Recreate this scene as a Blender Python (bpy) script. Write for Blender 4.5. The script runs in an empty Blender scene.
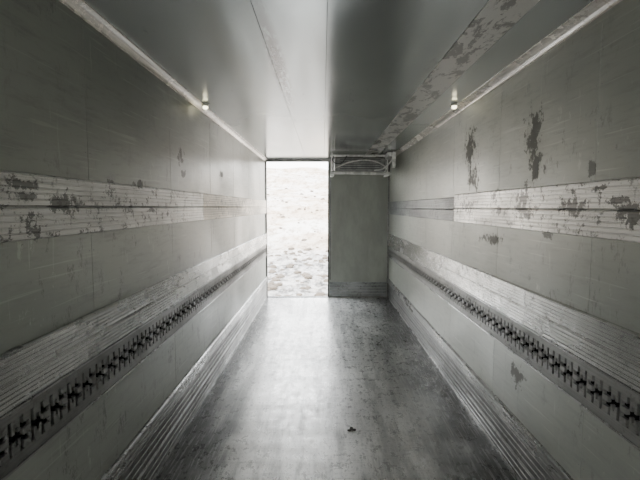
import bpy, bmesh, math, random
from mathutils import Vector, noise as mnoise
random.seed(4)

F=430.0; CAMZ=1.835
XL,XR=-1.155,1.33
CEIL=CAMZ+0.95
Y0,Y1=-2.6,8.67

# ---------------------------------------------------------------- node helpers
class NT:
    def __init__(s,name):
        s.m=bpy.data.materials.new(name); s.m.use_nodes=True
        s.t=s.m.node_tree; s.n=s.t.nodes; s.l=s.t.links
        s.b=s.n['Principled BSDF']
        s.geo=s.n.new('ShaderNodeNewGeometry')
        s.pos=s.geo.outputs['Position']
    def link(s,a,b): s.l.new(a,b)
    def setin(s,sock,v):
        if isinstance(v,bpy.types.NodeSocket): s.link(v,sock)
        else:
            if hasattr(sock.default_value,'__len__') and not hasattr(v,'__len__'):
                v=(v,v,v)
            if hasattr(v,'__len__') and len(sock.default_value)==4 and len(v)==3: v=(*v,1)
            sock.default_value=v
    def math(s,op,a,b=0.0,c=0.0,clamp=False):
        n=s.n.new('ShaderNodeMath'); n.operation=op; n.use_clamp=clamp
        s.setin(n.inputs[0],a); s.setin(n.inputs[1],b); s.setin(n.inputs[2],c); return n.outputs[0]
    def vmath(s,op,a,b=(0,0,0)):
        n=s.n.new('ShaderNodeVectorMath'); n.operation=op
        s.setin(n.inputs[0],a); s.setin(n.inputs[1],b)
        return n.outputs['Value'] if op in('LENGTH','DISTANCE') else n.outputs[0]
    def noise(s,scale,vec_scale=(1,1,1),detail=4,rough=0.6,off=(0,0,0),dist=0.0):
        v=s.vmath('MULTIPLY',s.pos,vec_scale); v=s.vmath('ADD',v,off)
        n=s.n.new('ShaderNodeTexNoise'); n.inputs['Scale'].default_value=scale
        n.inputs['Detail'].default_value=detail; n.inputs['Roughness'].default_value=rough
        n.inputs['Distortion'].default_value=dist
        s.link(v,n.inputs['Vector']); return n.outputs['Fac']
    def ramp(s,v,lo,hi,a=0.0,b=1.0):
        n=s.n.new('ShaderNodeMapRange'); n.interpolation_type='SMOOTHSTEP'
        s.setin(n.inputs['Value'],v)
        n.inputs['From Min'].default_value=lo; n.inputs['From Max'].default_value=hi
        n.inputs['To Min'].default_value=a; n.inputs['To Max'].default_value=b
        return n.outputs['Result']
    def mix(s,f,a,b):
        n=s.n.new('ShaderNodeMix'); n.data_type='RGBA'
        s.setin(n.inputs[0],f); s.setin(n.inputs[6],a); s.setin(n.inputs[7],b); return n.outputs[2]
    def bump(s,h,strength=0.3,dist=0.01):
        n=s.n.new('ShaderNodeBump'); n.inputs['Strength'].default_value=strength
        n.inputs['Distance'].default_value=dist; s.link(h,n.inputs['Height'])
        s.link(n.outputs[0],s.b.inputs['Normal'])
    def out(s,color=None,rough=None,metal=None,spec=None):
        if color is not None: s.setin(s.b.inputs['Base Color'],color)
        if rough is not None: s.setin(s.b.inputs['Roughness'],rough)
        if metal is not None: s.setin(s.b.inputs['Metallic'],metal)
        if spec is not None: s.b.inputs['Specular IOR Level'].default_value=spec
        return s.m
    def patches(s,lst,amp=1.15,scale=20):
        """ragged peeled patches at real wall places: (y,z,ry,rz)"""
        nz=s.noise(scale,(1,1,.8),7,0.68,(3.1,1.7,9.2))
        nz=s.math('MULTIPLY',s.math('SUBTRACT',nz,0.5),amp*5)
        tot=None
        for (y,z,ry,rz) in lst:
            v=s.vmath('SUBTRACT',s.pos,(0,y,z)); v=s.vmath('MULTIPLY',v,(0,1/ry,1/rz))
            d=s.vmath('LENGTH',v)
            tot=d if tot is None else s.math('MINIMUM',tot,d)
        t=s.math('ADD',tot,nz)
        return s.ramp(t,0.74,0.86,1.0,0.0)

def Rw(px,py,w=0,h=0):
    d=XR*F/(px-323); return (d, CAMZ-(py-207)*d/F, max(.02,w/2*d*d/(XR*F)), max(.015,h/2*d/F))
def Lw(px,py,w=0,h=0):
    d=-XL*F/(323-px); return (d, CAMZ-(py-207)*d/F, max(.02,w/2*d*d/(-XL*F)), max(.015,h/2*d/F))

PR=[Rw(529,135,14,44),Rw(534,168,12,28),Rw(468,150,9,38),Rw(472,178,10,22),Rw(587,170,9,14),
    Rw(574,207,20,28),Rw(525,203,16,34),Rw(631,215,24,24),Rw(470,206,12,14),Rw(522,378,14,22),
    Rw(430,205,10,8),Rw(495,195,6,16),Rw(548,235,10,8),Rw(490,238,20,10),Rw(600,188,16,8),Rw(620,200,24,6),Rw(500,212,14,8)]
PL=[Lw(60,203,32,20),Lw(27,228,18,28),Lw(18,184,30,10),Lw(140,184,8,8),Lw(182,158,6,16),Lw(184,173,5,8),
    Lw(110,182,9,6),Lw(203,212,5,12),Lw(150,210,12,5),Lw(20,196,24,6),Lw(222,175,4,8)]

def mat_panel(name,plist,base=(0.30,0.315,0.295),rough=.36,metal=.3):
    s=NT(name)
    n1=s.noise(1.3,(1,.6,1),3,.5); n2=s.noise(30,(1,.15,1),4,.7)
    n3=s.noise(9,(1,1,.45),7,.82,(5,2,1)); nm=s.noise(1.1,(1,1,1),2,.5,(8,8,8))
    c=s.mix(s.ramp(n1,.3,.7),tuple(b*.85 for b in base),tuple(b*1.15 for b in base))
    c=s.mix(s.ramp(n2,.45,.75,0,.4),c,tuple(b*.6 for b in base))
    k=s.math('MULTIPLY',s.ramp(n3,.56,.63),s.ramp(nm,.38,.60,.15,.85))
    c=s.mix(k,c,tuple(b*.45 for b in base))
    k2=s.math('MULTIPLY',s.ramp(n3,.40,.34),s.ramp(nm,.38,.60,.1,.5))
    c=s.mix(k2,c,tuple(b*1.6 for b in base))
    n4=s.noise(60,(1,.03,1),2,.5,(0,0,4)); c=s.mix(s.ramp(n4,.62,.72,0,.25),c,tuple(b*1.8 for b in base))
    n5=s.noise(34,(1,1,.08),3,.6,(4,0,4)); c=s.mix(s.ramp(n5,.66,.74,0,.2),c,tuple(b*1.8 for b in base))
    pm=s.patches(plist); c=s.mix(s.math('MULTIPLY',pm,.65),c,(0.065,.064,.058))
    r=s.ramp(n1,.3,.7,rough-.06,rough+.10); r=s.math('ADD',r,s.math('MULTIPLY',pm,.2))
    h=s.math('ADD',s.noise(5,(1,1,1),2,.5),s.math('MULTIPLY',pm,-.2))
    s.bump(h,.25,.01)
    return s.out(c,r,metal,.6)

def mat_alu(name,plist,base=(.45,.46,.45),metal=.75,rough=.36,dirt=.5,grime=(.085,.082,.076),streak=.3):
    s=NT(name)
    n1=s.noise(2.5,(1,.5,1.2),4,.6); n2=s.noise(160,(1,.01,1),2,.5); n3=s.noise(16,(1,.9,1),7,.82,(2,8,1))
    nm=s.noise(1.4,(1,1,1),2,.5,(6,1,8))
    c=s.mix(s.ramp(n1,.35,.65),tuple(b*.78 for b in base),tuple(min(1,b*1.15) for b in base))
    c=s.mix(s.ramp(n2,.42,.66,0,streak),c,tuple(b*.5 for b in base))
    k=s.math('MULTIPLY',s.ramp(n3,.53,.60,0,dirt*1.5),s.ramp(nm,.35,.6,.3,1))
    c=s.mix(k,c,grime)
    if plist:
        pm=s.patches(plist); c=s.mix(s.math('MULTIPLY',pm,.8),c,(.06,.058,.054))
    r=s.ramp(n1,.3,.7,rough+.08,rough-.06); r=s.math('ADD',r,s.math('MULTIPLY',k,.15))
    s.bump(s.math('ADD',s.math('MULTIPLY',n2,.15),s.noise(3.5,(1,1,1),2,.5,(5,5,5))),.3,.012)
    return s.out(c,r,metal)

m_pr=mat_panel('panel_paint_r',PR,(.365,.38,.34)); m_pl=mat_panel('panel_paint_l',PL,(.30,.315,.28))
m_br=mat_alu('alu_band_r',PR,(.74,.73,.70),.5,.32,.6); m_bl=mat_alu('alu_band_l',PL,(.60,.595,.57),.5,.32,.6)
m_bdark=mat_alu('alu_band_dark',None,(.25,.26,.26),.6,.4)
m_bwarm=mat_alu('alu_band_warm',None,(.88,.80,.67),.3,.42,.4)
m_alu=mat_alu('alu_plank',None,(.60,.60,.58),.9,.24,.5)
m_kick=mat_alu('alu_kick',None,(.21,.21,.20),.6,.38,.6)
m_kicktop=mat_alu('alu_kick_rail',None,(.36,.36,.35),.8,.28,.5)
m_track=mat_alu('galv_track',None,(.20,.20,.19),.5,.42,.6)
m_trim=mat_alu('cove_trim',None,(.85,.79,.72),.4,.26,.5,(.36,.30,.25))
s=NT('slot_black'); m_black=s.out((.004,.004,.004),.9,0,.1)
s=NT('rubber'); m_rubber=s.out((.02,.02,.02),.7)
s=NT('dry_dirt'); m_dirt=s.out((.05,.045,.04),.9)
s=NT('rivet'); m_rivet=s.out((.3,.3,.3),.4,.8)
s=NT('white_tube'); m_tube=s.out(s.mix(s.ramp(s.noise(9),.4,.6),(.5,.5,.48),(.75,.75,.72)),.35,.2)
s=NT('unit_casing'); m_case=s.out(s.mix(s.ramp(s.noise(9),.4,.6),(.20,.205,.20),(.30,.305,.29)),.4,.2)
s=NT('dark_steel'); m_dsteel=s.out((.06,.06,.06),.5,.5)

def mat_ceiling(name,stain):
    s=NT(name)
    n1=s.noise(.9,(1,.5,1),3,.5); n2=s.noise(12,(1,.25,1),5,.7,(1,4,2))
    base=s.mix(s.ramp(n1,.3,.7),(.35,.37,.35),(.43,.45,.43))
    if stain:
        n3=s.noise(8,(1,.5,1),6,.75,(8,1,1),.4)
        base=s.mix(s.ramp(n3,.50,.55,0,.8),(.62,.60,.56),(.15,.13,.12))
    else:
        base=s.mix(s.ramp(n2,.62,.72,0,.3),base,(.18,.18,.165))
    v=s.vmath('MULTIPLY',s.vmath('SUBTRACT',s.pos,(-.30,3.1,CEIL)),(1/.07,1/1.3,0))
    d=s.vmath('LENGTH',v); k=s.ramp(d,.3,1.,1,0)
    k=s.math('MULTIPLY',k,s.ramp(s.noise(16,(1,.2,1),5,.8,(2,2,2)),.40,.54))
    base=s.mix(s.math('MULTIPLY',k,.75),base,(.11,.08,.07))
    r=s.ramp(n1,.3,.75,.14,.24)
    if stain: r=s.math('ADD',r,.12)
    s.bump(s.math('ADD',s.noise(2.2,(1,.5,1),2,.5),s.math('MULTIPLY',s.noise(160,(1,1,1),2,.5),.02)),.1,.014)
    return s.out(base,r,.2 if stain else .45,.7)
m_ceil=mat_ceiling('ceiling_sheet',False); m_ceils=mat_ceiling('ceiling_stained',True)

# floor
s=NT('floor_worn')
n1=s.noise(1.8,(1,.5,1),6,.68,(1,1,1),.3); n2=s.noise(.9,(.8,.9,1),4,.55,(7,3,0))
n3=s.noise(14,(1,.6,1),7,.8); n4=s.noise(55,(1,.06,1),4,.7,(3,3,3)); n5=s.noise(45,(.07,1,1),4,.7,(9,3,3))
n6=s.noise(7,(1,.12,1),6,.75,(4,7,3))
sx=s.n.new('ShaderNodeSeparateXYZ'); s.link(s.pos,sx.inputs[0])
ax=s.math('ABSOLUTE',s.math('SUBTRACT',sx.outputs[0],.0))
wear_reflect=s.ramp(s.math('ADD',ax,s.math('MULTIPLY',s.math('SUBTRACT',n1,.5),1.6)),.4,1.15,1,0)  # paler middle: worn metal plus the door's reflection painted into the colour
wear_reflect=s.math('MULTIPLY',wear_reflect,s.ramp(n2,.3,.6,.6,1))
c=s.mix(wear_reflect,(.075,.074,.07),(.86,.85,.82))
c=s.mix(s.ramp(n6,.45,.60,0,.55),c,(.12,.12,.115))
c=s.mix(s.ramp(n3,.51,.63,0,.45),c,(.10,.10,.095))
c=s.mix(s.ramp(n4,.50,.62,0,.4),c,(.65,.65,.63))
c=s.mix(s.ramp(n5,.53,.66,0,.3),c,(.13,.13,.125))
h=s.math('ADD',s.math('MULTIPLY',n3,.12),s.noise(1.3,(.35,2.2,1),2,.5,(2,2,2)))
s.bump(h,.4,.02)
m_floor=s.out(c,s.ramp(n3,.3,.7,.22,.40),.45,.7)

# ---------------------------------------------------------------- mesh helpers
def new_obj(name,bm,mats,parent=None,smooth=False,bevel=0):
    me=bpy.data.meshes.new(name); bmesh.ops.recalc_face_normals(bm,faces=bm.faces); bm.to_mesh(me); bm.free()
    for m in (mats if isinstance(mats,(list,tuple)) else [mats]): me.materials.append(m)
    o=bpy.data.objects.new(name,me); bpy.context.collection.objects.link(o)
    if parent: o.parent=parent
    if smooth:
        for p in me.polygons: p.use_smooth=True
    if bevel:
        b=o.modifiers.new('bevel','BEVEL'); b.width=bevel; b.segments=2; b.limit_method='ANGLE'
    return o
def box(bm,a,b,mi=0):
    x0,y0,z0=a; x1,y1,z1=b
    vs=[bm.verts.new((x,y,z)) for x in(x0,x1) for y in(y0,y1) for z in(z0,z1)]
    for f in((0,1,3,2),(4,6,7,5),(0,4,5,1),(2,3,7,6),(0,2,6,4),(1,5,7,3)):
        fa=bm.faces.new([vs[i] for i in f]); fa.material_index=mi
def cyl(bm,p,q,r,seg=14):
    p=Vector(p);q=Vector(q);d=q-p
    res=bmesh.ops.create_cone(bm,cap_ends=True,segments=seg,radius1=r,radius2=r,depth=d.length)
    rot=d.to_track_quat('Z','Y').to_matrix()
    for v in res['verts']: v.co=rot@v.co+(p+q)/2
def extrude_profile(bm,prof,y0,y1):
    a=[bm.verts.new((x,y0,z)) for x,z in prof]; b=[bm.verts.new((x,y1,z)) for x,z in prof]
    n=len(prof)
    for i in range(n):
        j=(i+1)%n; bm.faces.new((a[i],a[j],b[j],b[i]))
    bm.faces.new(a); bm.faces.new(list(reversed(b)))
def ridged(side,z0,z1,planks,ridges,depth=.018,rd=.004):
    w=XL if side<0 else XR
    pts=[(w,z0)]
    ph=(z1-z0)/planks
    for k in range(planks):
        a=z0+k*ph
        pts+=[(w-side*(depth-.010),a+.0005),(w-side*depth,a+.006)]
        rp=(ph-.016)/ridges
        for i in range(ridges):
            b=a+.008+i*rp
            pts+=[(w-side*depth,b+rp*.08),(w-side*depth,b+rp*.72),(w-side*(depth-rd),b+rp*.80),(w-side*(depth-rd),b+rp*.96)]
        pts+=[(w-side*depth,a+ph-.006),(w-side*(depth-.010),a+ph-.0005)]
    pts.append((w,z1))
    return pts

# ---------------------------------------------------------------- shell
T=.07
def C(h): return CAMZ+h
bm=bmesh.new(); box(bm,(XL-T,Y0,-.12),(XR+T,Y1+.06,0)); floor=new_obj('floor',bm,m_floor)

def wall(side,name,mat):
    w=XL if side<0 else XR
    bm=bmesh.new()
    box(bm,(w+side*.006,Y0,0),(w+side*T,Y1+.06,CEIL+T))
    root=new_obj(name,bm,m_rubber)
    bm=bmesh.new(); ys=[Y0]
    y=-.17
    while y<Y1-.3: ys.append(y); y+=1.15
    ys.append(Y1)
    for a,b in zip(ys[:-1],ys[1:]):
        box(bm,(w,a+.0014,.0),(w+side*.006,b-.0014,CEIL))
    new_obj('panels',bm,mat,root,bevel=.001)
    bm=bmesh.new()
    for y in ys[1:-1]:
        for dy in(-.02,.02):
            z=.5
            while z<CEIL-.05:
                res=bmesh.ops.create_icosphere(bm,subdivisions=1,radius=.004)
                for v in res['verts']: v.co=Vector((v.co.x*.5+w,v.co.y+y+dy,v.co.z+z))
                z+=.16
    new_obj('rivets',bm,m_rivet,root)
    return root,w
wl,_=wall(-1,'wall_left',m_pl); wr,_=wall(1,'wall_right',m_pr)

def band(root,side,z0,z1,pl,ri,name,mat,y0=Y0,y1=Y1,depth=.018,rd=.004):
    bm=bmesh.new(); extrude_profile(bm,ridged(side,z0,z1,pl,ri,depth,rd),y0,y1)
    return new_obj(name,bm,mat,root)
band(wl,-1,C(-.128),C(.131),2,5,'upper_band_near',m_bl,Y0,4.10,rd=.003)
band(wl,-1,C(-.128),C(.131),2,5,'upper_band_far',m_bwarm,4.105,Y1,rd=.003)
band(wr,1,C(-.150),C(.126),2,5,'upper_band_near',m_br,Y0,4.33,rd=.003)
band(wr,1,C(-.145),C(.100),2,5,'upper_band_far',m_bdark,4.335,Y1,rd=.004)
band(wl,-1,C(-.74),C(-.526),2,5,'middle_band',m_alu,rd=.005,depth=.022)
band(wr,1,C(-.77),C(-.53),2,5,'middle_band',m_alu,rd=.005,depth=.022)
for root,side,zt in((wl,-1,C(-1.407)),(wr,1,C(-1.44))):
    band(root,side,0.0,zt-.10,2,3,'kick_band',m_kick,depth=.014,rd=.005)
    band(root,side,zt-.10,zt,1,3,'kick_rail',m_kicktop,depth=.024,rd=.005)
    w=XL if side<0 else XR
    bm=bmesh.new(); extrude_profile(bm,[(w,0),(w-side*.018,0),(w-side*.018,.008),(w-side*.016,.02),(w,.025)],Y0,Y1)
    new_obj('floor_cove',bm,m_kicktop,root)

def track(root,side,z0,z1):
    w=XL if side<0 else XR
    xf=w-side*.018; xb=w-side*.002
    H=z1-z0
    per=.12
    ce=[0,.008,.026,.040,.056,.068,.086,.100,.12]
    re=[0,.22,.36,.46,.58,.68,.82,1]
    holes=set((1,r) for r in(1,2,3,4,5))|set((3,r) for r in(2,3,4))|set((5,r) for r in(1,2,3,4,5))|{(2,3),(4,3),(7,2),(7,4),(6,4),(6,2)}
    bm=bmesh.new(); cache={}
    def V(x,y,z):
        k=(round(x,5),round(y,5),round(z,5))
        if k not in cache: cache[k]=bm.verts.new((x,y,z))
        return cache[k]
    ncell=int((Y1-Y0)/per)
    for i in range(ncell):
        yb=Y0+i*per
        for c in range(len(ce)-1):
            for r in range(len(re)-1):
                y_0,y_1=yb+ce[c],yb+ce[c+1]; za,zb=z0+re[r]*H,z0+re[r+1]*H
                if (c,r) in holes:
                    for (dc,dr,p,q) in((-1,0,(y_0,za),(y_0,zb)),(1,0,(y_1,za),(y_1,zb)),(0,-1,(y_0,za),(y_1,za)),(0,1,(y_0,zb),(y_1,zb))):
                        if (c+dc,r+dr) not in holes:
                            bm.faces.new((V(xf,*p),V(xf,*q),V(xb,*q),V(xb,*p)))
                    f=bm.faces.new((V(xb,y_0,za),V(xb,y_1,za),V(xb,y_1,zb),V(xb,y_0,zb))); f.material_index=1
                else:
                    bm.faces.new((V(xf,y_0,za),V(xf,y_1,za),V(xf,y_1,zb),V(xf,y_0,zb)))
    ye=Y0+ncell*per
    for z in(z0,z1): bm.faces.new((V(xf,Y0,z),V(xf,ye,z),V(w,ye,z),V(w,Y0,z)))
    new_obj('slotted_track',bm,[m_track,m_black],root)
    bm=bmesh.new()
    for z in(z0,z1): box(bm,(w,Y0,z-.005),(w-side*.022,Y1,z+.005))
    new_obj('track_lips',bm,m_kicktop,root)
track(wl,-1,C(-.965),C(-.745)); track(wr,1,C(-1.0),C(-.775))

bm=bmesh.new(); box(bm,(XL-T,Y0,CEIL+.006),(XR+T,Y1+.06,CEIL+T)); ceil=new_obj('ceiling',bm,m_rubber)
bm=bmesh.new()
xs=[XL,-.335,.02,.766]
for a,b in zip(xs[:-1],xs[1:]): box(bm,(a+.001,Y0,CEIL),(b-.001,Y1,CEIL+.006))
box(bm,(.998,Y0,CEIL),(XR,Y1,CEIL+.006))
new_obj('sheets',bm,m_ceil,ceil,bevel=.001)
bm=bmesh.new(); box(bm,(.768,Y0,CEIL-.004),(.996,Y1,CEIL+.006)); new_obj('stained_strip',bm,m_ceils,ceil,bevel=.001)
for side,w,nm in((-1,XL,'trim_1'),(1,XR,'trim_2')):
    bm=bmesh.new()
    k=1.0 if side<0 else 1.6; kz=1.0 if side<0 else .7
    prof=[(w,CEIL),(w,CEIL-.05*kz),(w-side*.008*k,CEIL-.05*kz),(w-side*.010*k,CEIL-.042*kz),(w-side*.018*k,CEIL-.028*kz),(w-side*.030*k,CEIL-.016*kz),(w-side*.045*k,CEIL-.010*kz),(w-side*.052*k,CEIL-.008*kz),(w-side*.052*k,CEIL)]
    extrude_profile(bm,prof,Y0,Y1); new_obj(nm,bm,m_trim)
# unseen front bulkhead, right part only: left gap added to let fill daylight in
bm=bmesh.new(); box(bm,(.0,Y0-.05,0),(XR,Y0,CEIL)); new_obj('fill_bulkhead',bm,m_pl)

# ---------------------------------------------------------------- rear frame + doors
XM=.11
bm=bmesh.new()
box(bm,(XL,Y1-.02,CEIL-.05),(XR,Y1+.05,CEIL)); box(bm,(XL,Y1-.02,0),(XL+.025,Y1+.05,CEIL-.05)); box(bm,(XR-.03,Y1-.02,0),(XR,Y1+.05,CEIL-.05))
box(bm,(XL,Y1-.02,.0),(XR,Y1+.05,.012))
new_obj('trim_3',bm,m_kick,bevel=.003)
bm=bmesh.new(); box(bm,(XM,Y1+.0,.015),(XR-.032,Y1+.05,CEIL-.052))
s=NT('door_paint'); dn=s.noise(3,(1,1,.4),5,.6)
m_door=s.out(s.mix(s.ramp(dn,.35,.65),(.27,.285,.25),(.34,.355,.315)),.45,0,.4)
door=new_obj('door_1',bm,m_door,bevel=.004)
bm=bmesh.new(); 
box(bm,(XM-.012,Y1-.012,.015),(XM+.012,Y1+.055,CEIL-.052)); new_obj('seal',bm,m_rubber,door,bevel=.003)
bm=bmesh.new()
for i in range(5):
    box(bm,(XM+.02,Y1-.014,.02+i*.06),(XR-.04,Y1+.001,.072+i*.06))
new_obj('kick_plate',bm,m_bdark,door,bevel=.003)
bm=bmesh.new()
box(bm,(XM+.02,Y1-.006,.36),(XM+.05,Y1+.001,CEIL-.35))
new_obj('stiffener',bm,m_kick,door,bevel=.002)
bm=bmesh.new(); box(bm,(XL-T-.10,Y1-1.14,.0),(XL-T-.04,Y1+.06,CEIL-.07))
d2=new_obj('door_2',bm,m_pl,bevel=.004)
bm=bmesh.new()
for z in(.3,1.0,1.8,2.5): cyl(bm,(XL-T-.03,Y1+.06,z-.06),(XL-T-.03,Y1+.06,z+.06),.016); box(bm,(XL-T-.09,Y1+.055,z-.04),(XL+.0,Y1+.066,z+.04))
new_obj('hinges',bm,m_rivet,d2)

rack=bpy.data.objects.new('refrigeration_unit',None); bpy.context.collection.objects.link(rack)
yb=7.7
def tube_path(name,pts,r,mat):
    cu=bpy.data.curves.new(name,'CURVE'); cu.dimensions='3D'; cu.bevel_depth=r; cu.bevel_resolution=4; cu.use_fill_caps=True
    sp=cu.splines.new('BEZIER'); sp.bezier_points.add(len(pts)-1)
    for bp,p in zip(sp.bezier_points,pts): bp.co=p; bp.handle_left_type=bp.handle_right_type='AUTO'
    cu.materials.append(mat); o=bpy.data.objects.new(name,cu); bpy.context.collection.objects.link(o); o.parent=rack; return o
TOP=CEIL-.005
bm=bmesh.new()
cyl(bm,(.13,yb-.04,CEIL-.05),(1.22,yb-.04,CEIL-.05),.020)
cyl(bm,(.13,yb-.05,CEIL-.345),(1.20,yb-.05,CEIL-.365),.028); cyl(bm,(.20,yb+.32,CEIL-.24),(1.2,yb+.32,CEIL-.24),.02)
new_obj('pipes',bm,m_tube,rack)
bm=bmesh.new()
for x in(.14,1.12): box(bm,(x,yb-.1,CEIL-.40),(x+.05,yb+.34,CEIL-.372)); box(bm,(x+.01,yb-.02,CEIL-.38),(x+.03,yb+.02,TOP)); box(bm,(x+.01,yb+.28,CEIL-.38),(x+.03,yb+.32,TOP))
box(bm,(1.10,yb-.3,CEIL-.09),(1.23,yb+.3,CEIL-.02)); box(bm,(1.18,yb-.35,CEIL-.28),(1.23,yb-.22,CEIL-.02))
new_obj('brackets',bm,m_tube,rack,bevel=.003)
bm=bmesh.new(); box(bm,(.20,yb+.0,CEIL-.32),(1.11,yb+.30,CEIL-.07)); new_obj('casing',bm,m_case,rack,bevel=.035)
bm=bmesh.new()
for i in range(5): box(bm,(.30,yb-.008,CEIL-.28+i*.04),(1.02,yb+.004,CEIL-.268+i*.04))
new_obj('louvres',bm,m_dsteel,rack)
tube_path('hose_upper',[(.2,yb-.06,CEIL-.27),(.5,yb-.1,CEIL-.16),(.9,yb-.08,CEIL-.15),(1.12,yb-.06,CEIL-.25)],.013,m_tube)
tube_path('hose_lower',[(.9,yb-.06,CEIL-.31),(1.05,yb-.12,CEIL-.28),(1.18,yb-.2,CEIL-.15),(1.20,yb-.3,CEIL-.07)],.014,m_tube)
tube_path('cable',[(.18,yb-.1,CEIL-.06),(.17,yb-.12,CEIL-.15),(.3,yb-.12,CEIL-.19),(.42,yb-.1,CEIL-.06)],.008,m_dsteel)

# ---------------------------------------------------------------- lamps
s=NT('lamp_lens'); s.b.inputs['Emission Color'].default_value=(1,.92,.6,1); s.b.inputs['Emission Strength'].default_value=6; m_lens=s.out((1,.9,.7),.3)
for side,x in((-1,-1.085),(1,1.205)):
    bm=bmesh.new()
    res=bmesh.ops.create_cone(bm,cap_ends=True,segments=24,radius1=.026,radius2=.036,depth=.022)
    for v in res['verts']: v.co+=Vector((x,4.04,CEIL-.014))
    lamp=new_obj('marker_lamp',bm,m_tube,bevel=.003)
    bm=bmesh.new(); res=bmesh.ops.create_uvsphere(bm,u_segments=16,v_segments=10,radius=.024)
    for v in res['verts']: v.co=Vector((v.co.x+x,v.co.y+4.04,v.co.z*.8+CEIL-.034))
    new_obj('lens',bm,m_lens,lamp,smooth=True)
    L=bpy.data.lights.new('bulb','POINT'); L.energy=.06; L.color=(1,.88,.6); L.shadow_soft_size=.02
    lo=bpy.data.objects.new('bulb',L); lo.location=(x,4.04,CEIL-.085); bpy.context.collection.objects.link(lo); lo.parent=lamp

bm=bmesh.new()
for i in range(9):
    a=random.uniform(0,6.28); rr=random.uniform(0,.03)
    res=bmesh.ops.create_icosphere(bm,subdivisions=2,radius=random.uniform(.006,.011))
    cx,cy=.235+rr*math.cos(a),3.43+rr*1.4*math.sin(a)
    for v in res['verts']:
        n=mnoise.noise(v.co*120+Vector((i,0,0)))
        v.co=v.co*(1+.5*n); v.co=Vector((v.co.x*1.5+cx,v.co.y*1.3+cy,max(v.co.z,-.006)*.7+.0045))
new_obj('dirt_clump',bm,m_dirt)

# ---------------------------------------------------------------- outside terrain
GZ=-1.1
s=NT('snowy_ground')
n1=s.noise(.22,(1,1,2),5,.65); n2=s.noise(1.3,(1,.4,1),6,.8,(4,1,1)); n3=s.noise(4,(1,.4,1),5,.75,(1,9,1))
sx=s.n.new('ShaderNodeSeparateXYZ'); s.link(s.pos,sx.inputs[0])
near=s.ramp(sx.outputs[1],20,38,1,0)
c=s.mix(s.ramp(n1,.42,.58),(.66,.61,.55),(.50,.39,.28))
c=s.mix(s.ramp(n2,.50,.60,0,.7),c,(.22,.155,.105))
g=s.mix(s.ramp(n3,.42,.54),(.30,.29,.28),(.035,.033,.03))
c=s.mix(s.math('MULTIPLY',near,s.ramp(n2,.35,.6,.6,1)),c,g)
s.bump(n3,.6,.15); m_ground=s.out(c,s.ramp(n2,.4,.6,.3,.9),0,.4)
bm=bmesh.new(); NX,NY=90,150; grid=[]
def gh(x,y):
    t=max(0,(y-30)/44); t=min(t,1.25)
    h=GZ+ (8.1*t**1.15) 
    h+=.10*mnoise.noise(Vector((x*.9,y*.9,0)))+.05*mnoise.noise(Vector((x*2.5,y*2.5,3)))
    h+=.9*t*mnoise.noise(Vector((x*.11,y*.13,1)))
    return h
for j in range(NY):
    y=-14+ (j/(NY-1))**1.25*104
    grid.append([bm.verts.new((x,y,gh(x,y))) for x in [(-1+2*i/(NX-1))*(26+max(0,y)*.35) for i in range(NX)]])
for j in range(NY-1):
    for i in range(NX-1): bm.faces.new((grid[j][i],grid[j][i+1],grid[j+1][i+1],grid[j+1][i]))
new_obj('ground',bm,m_ground,smooth=True)
s=NT('rock'); m_rock=s.out(s.mix(s.noise(4),(.04,.033,.027),(.2,.16,.12)),.9)
bm=bmesh.new()
for i in range(190):
    y=random.uniform(13,62) if i%2 else random.uniform(13,28); x=random.uniform(-.17,.04)*y
    r=random.uniform(.04,.17)*(1+y*.010)
    res=bmesh.ops.create_icosphere(bm,subdivisions=2,radius=r)
    z=gh(x,y)
    for v in res['verts']:
        n=mnoise.noise(v.co*(2/r)*.5+Vector((i*3,0,0)))
        v.co=v.co*(1+.45*n); v.co=Vector((v.co.x+x,v.co.y+y,v.co.z*.6+z+r*.1))
new_obj('rock_scatter',bm,m_rock)

# ---------------------------------------------------------------- light
w=bpy.data.worlds.new('World'); bpy.context.scene.world=w; w.use_nodes=True
nt=w.node_tree; bg=nt.nodes['Background']
tc=nt.nodes.new('ShaderNodeTexCoord'); sp=nt.nodes.new('ShaderNodeSeparateXYZ'); nt.links.new(tc.outputs['Generated'],sp.inputs[0])
cr=nt.nodes.new('ShaderNodeValToRGB'); cr.color_ramp.elements[0].position=0.0; cr.color_ramp.elements[0].color=(1,.98,.95,1)
cr.color_ramp.elements[1].position=.7; cr.color_ramp.elements[1].color=(.85,.92,1,1)
nt.links.new(sp.outputs[2],cr.inputs[0]); nt.links.new(cr.outputs[0],bg.inputs[0]); bg.inputs[1].default_value=12
S=bpy.data.lights.new('sun','SUN'); S.energy=11; S.angle=.03; S.color=(1,.93,.84)
so=bpy.data.objects.new('sun',S); so.rotation_euler=(math.radians(40),0,math.radians(-50)); bpy.context.collection.objects.link(so)

cam=bpy.data.cameras.new('camera'); cam.sensor_width=36; cam.lens=F/640*36; cam.clip_start=.02; cam.clip_end=400
co=bpy.data.objects.new('camera',cam); bpy.context.collection.objects.link(co)
co.location=(0,0,CAMZ); co.rotation_euler=(math.radians(90)-math.atan(33/F),0,math.atan(3/F))
bpy.context.scene.camera=co
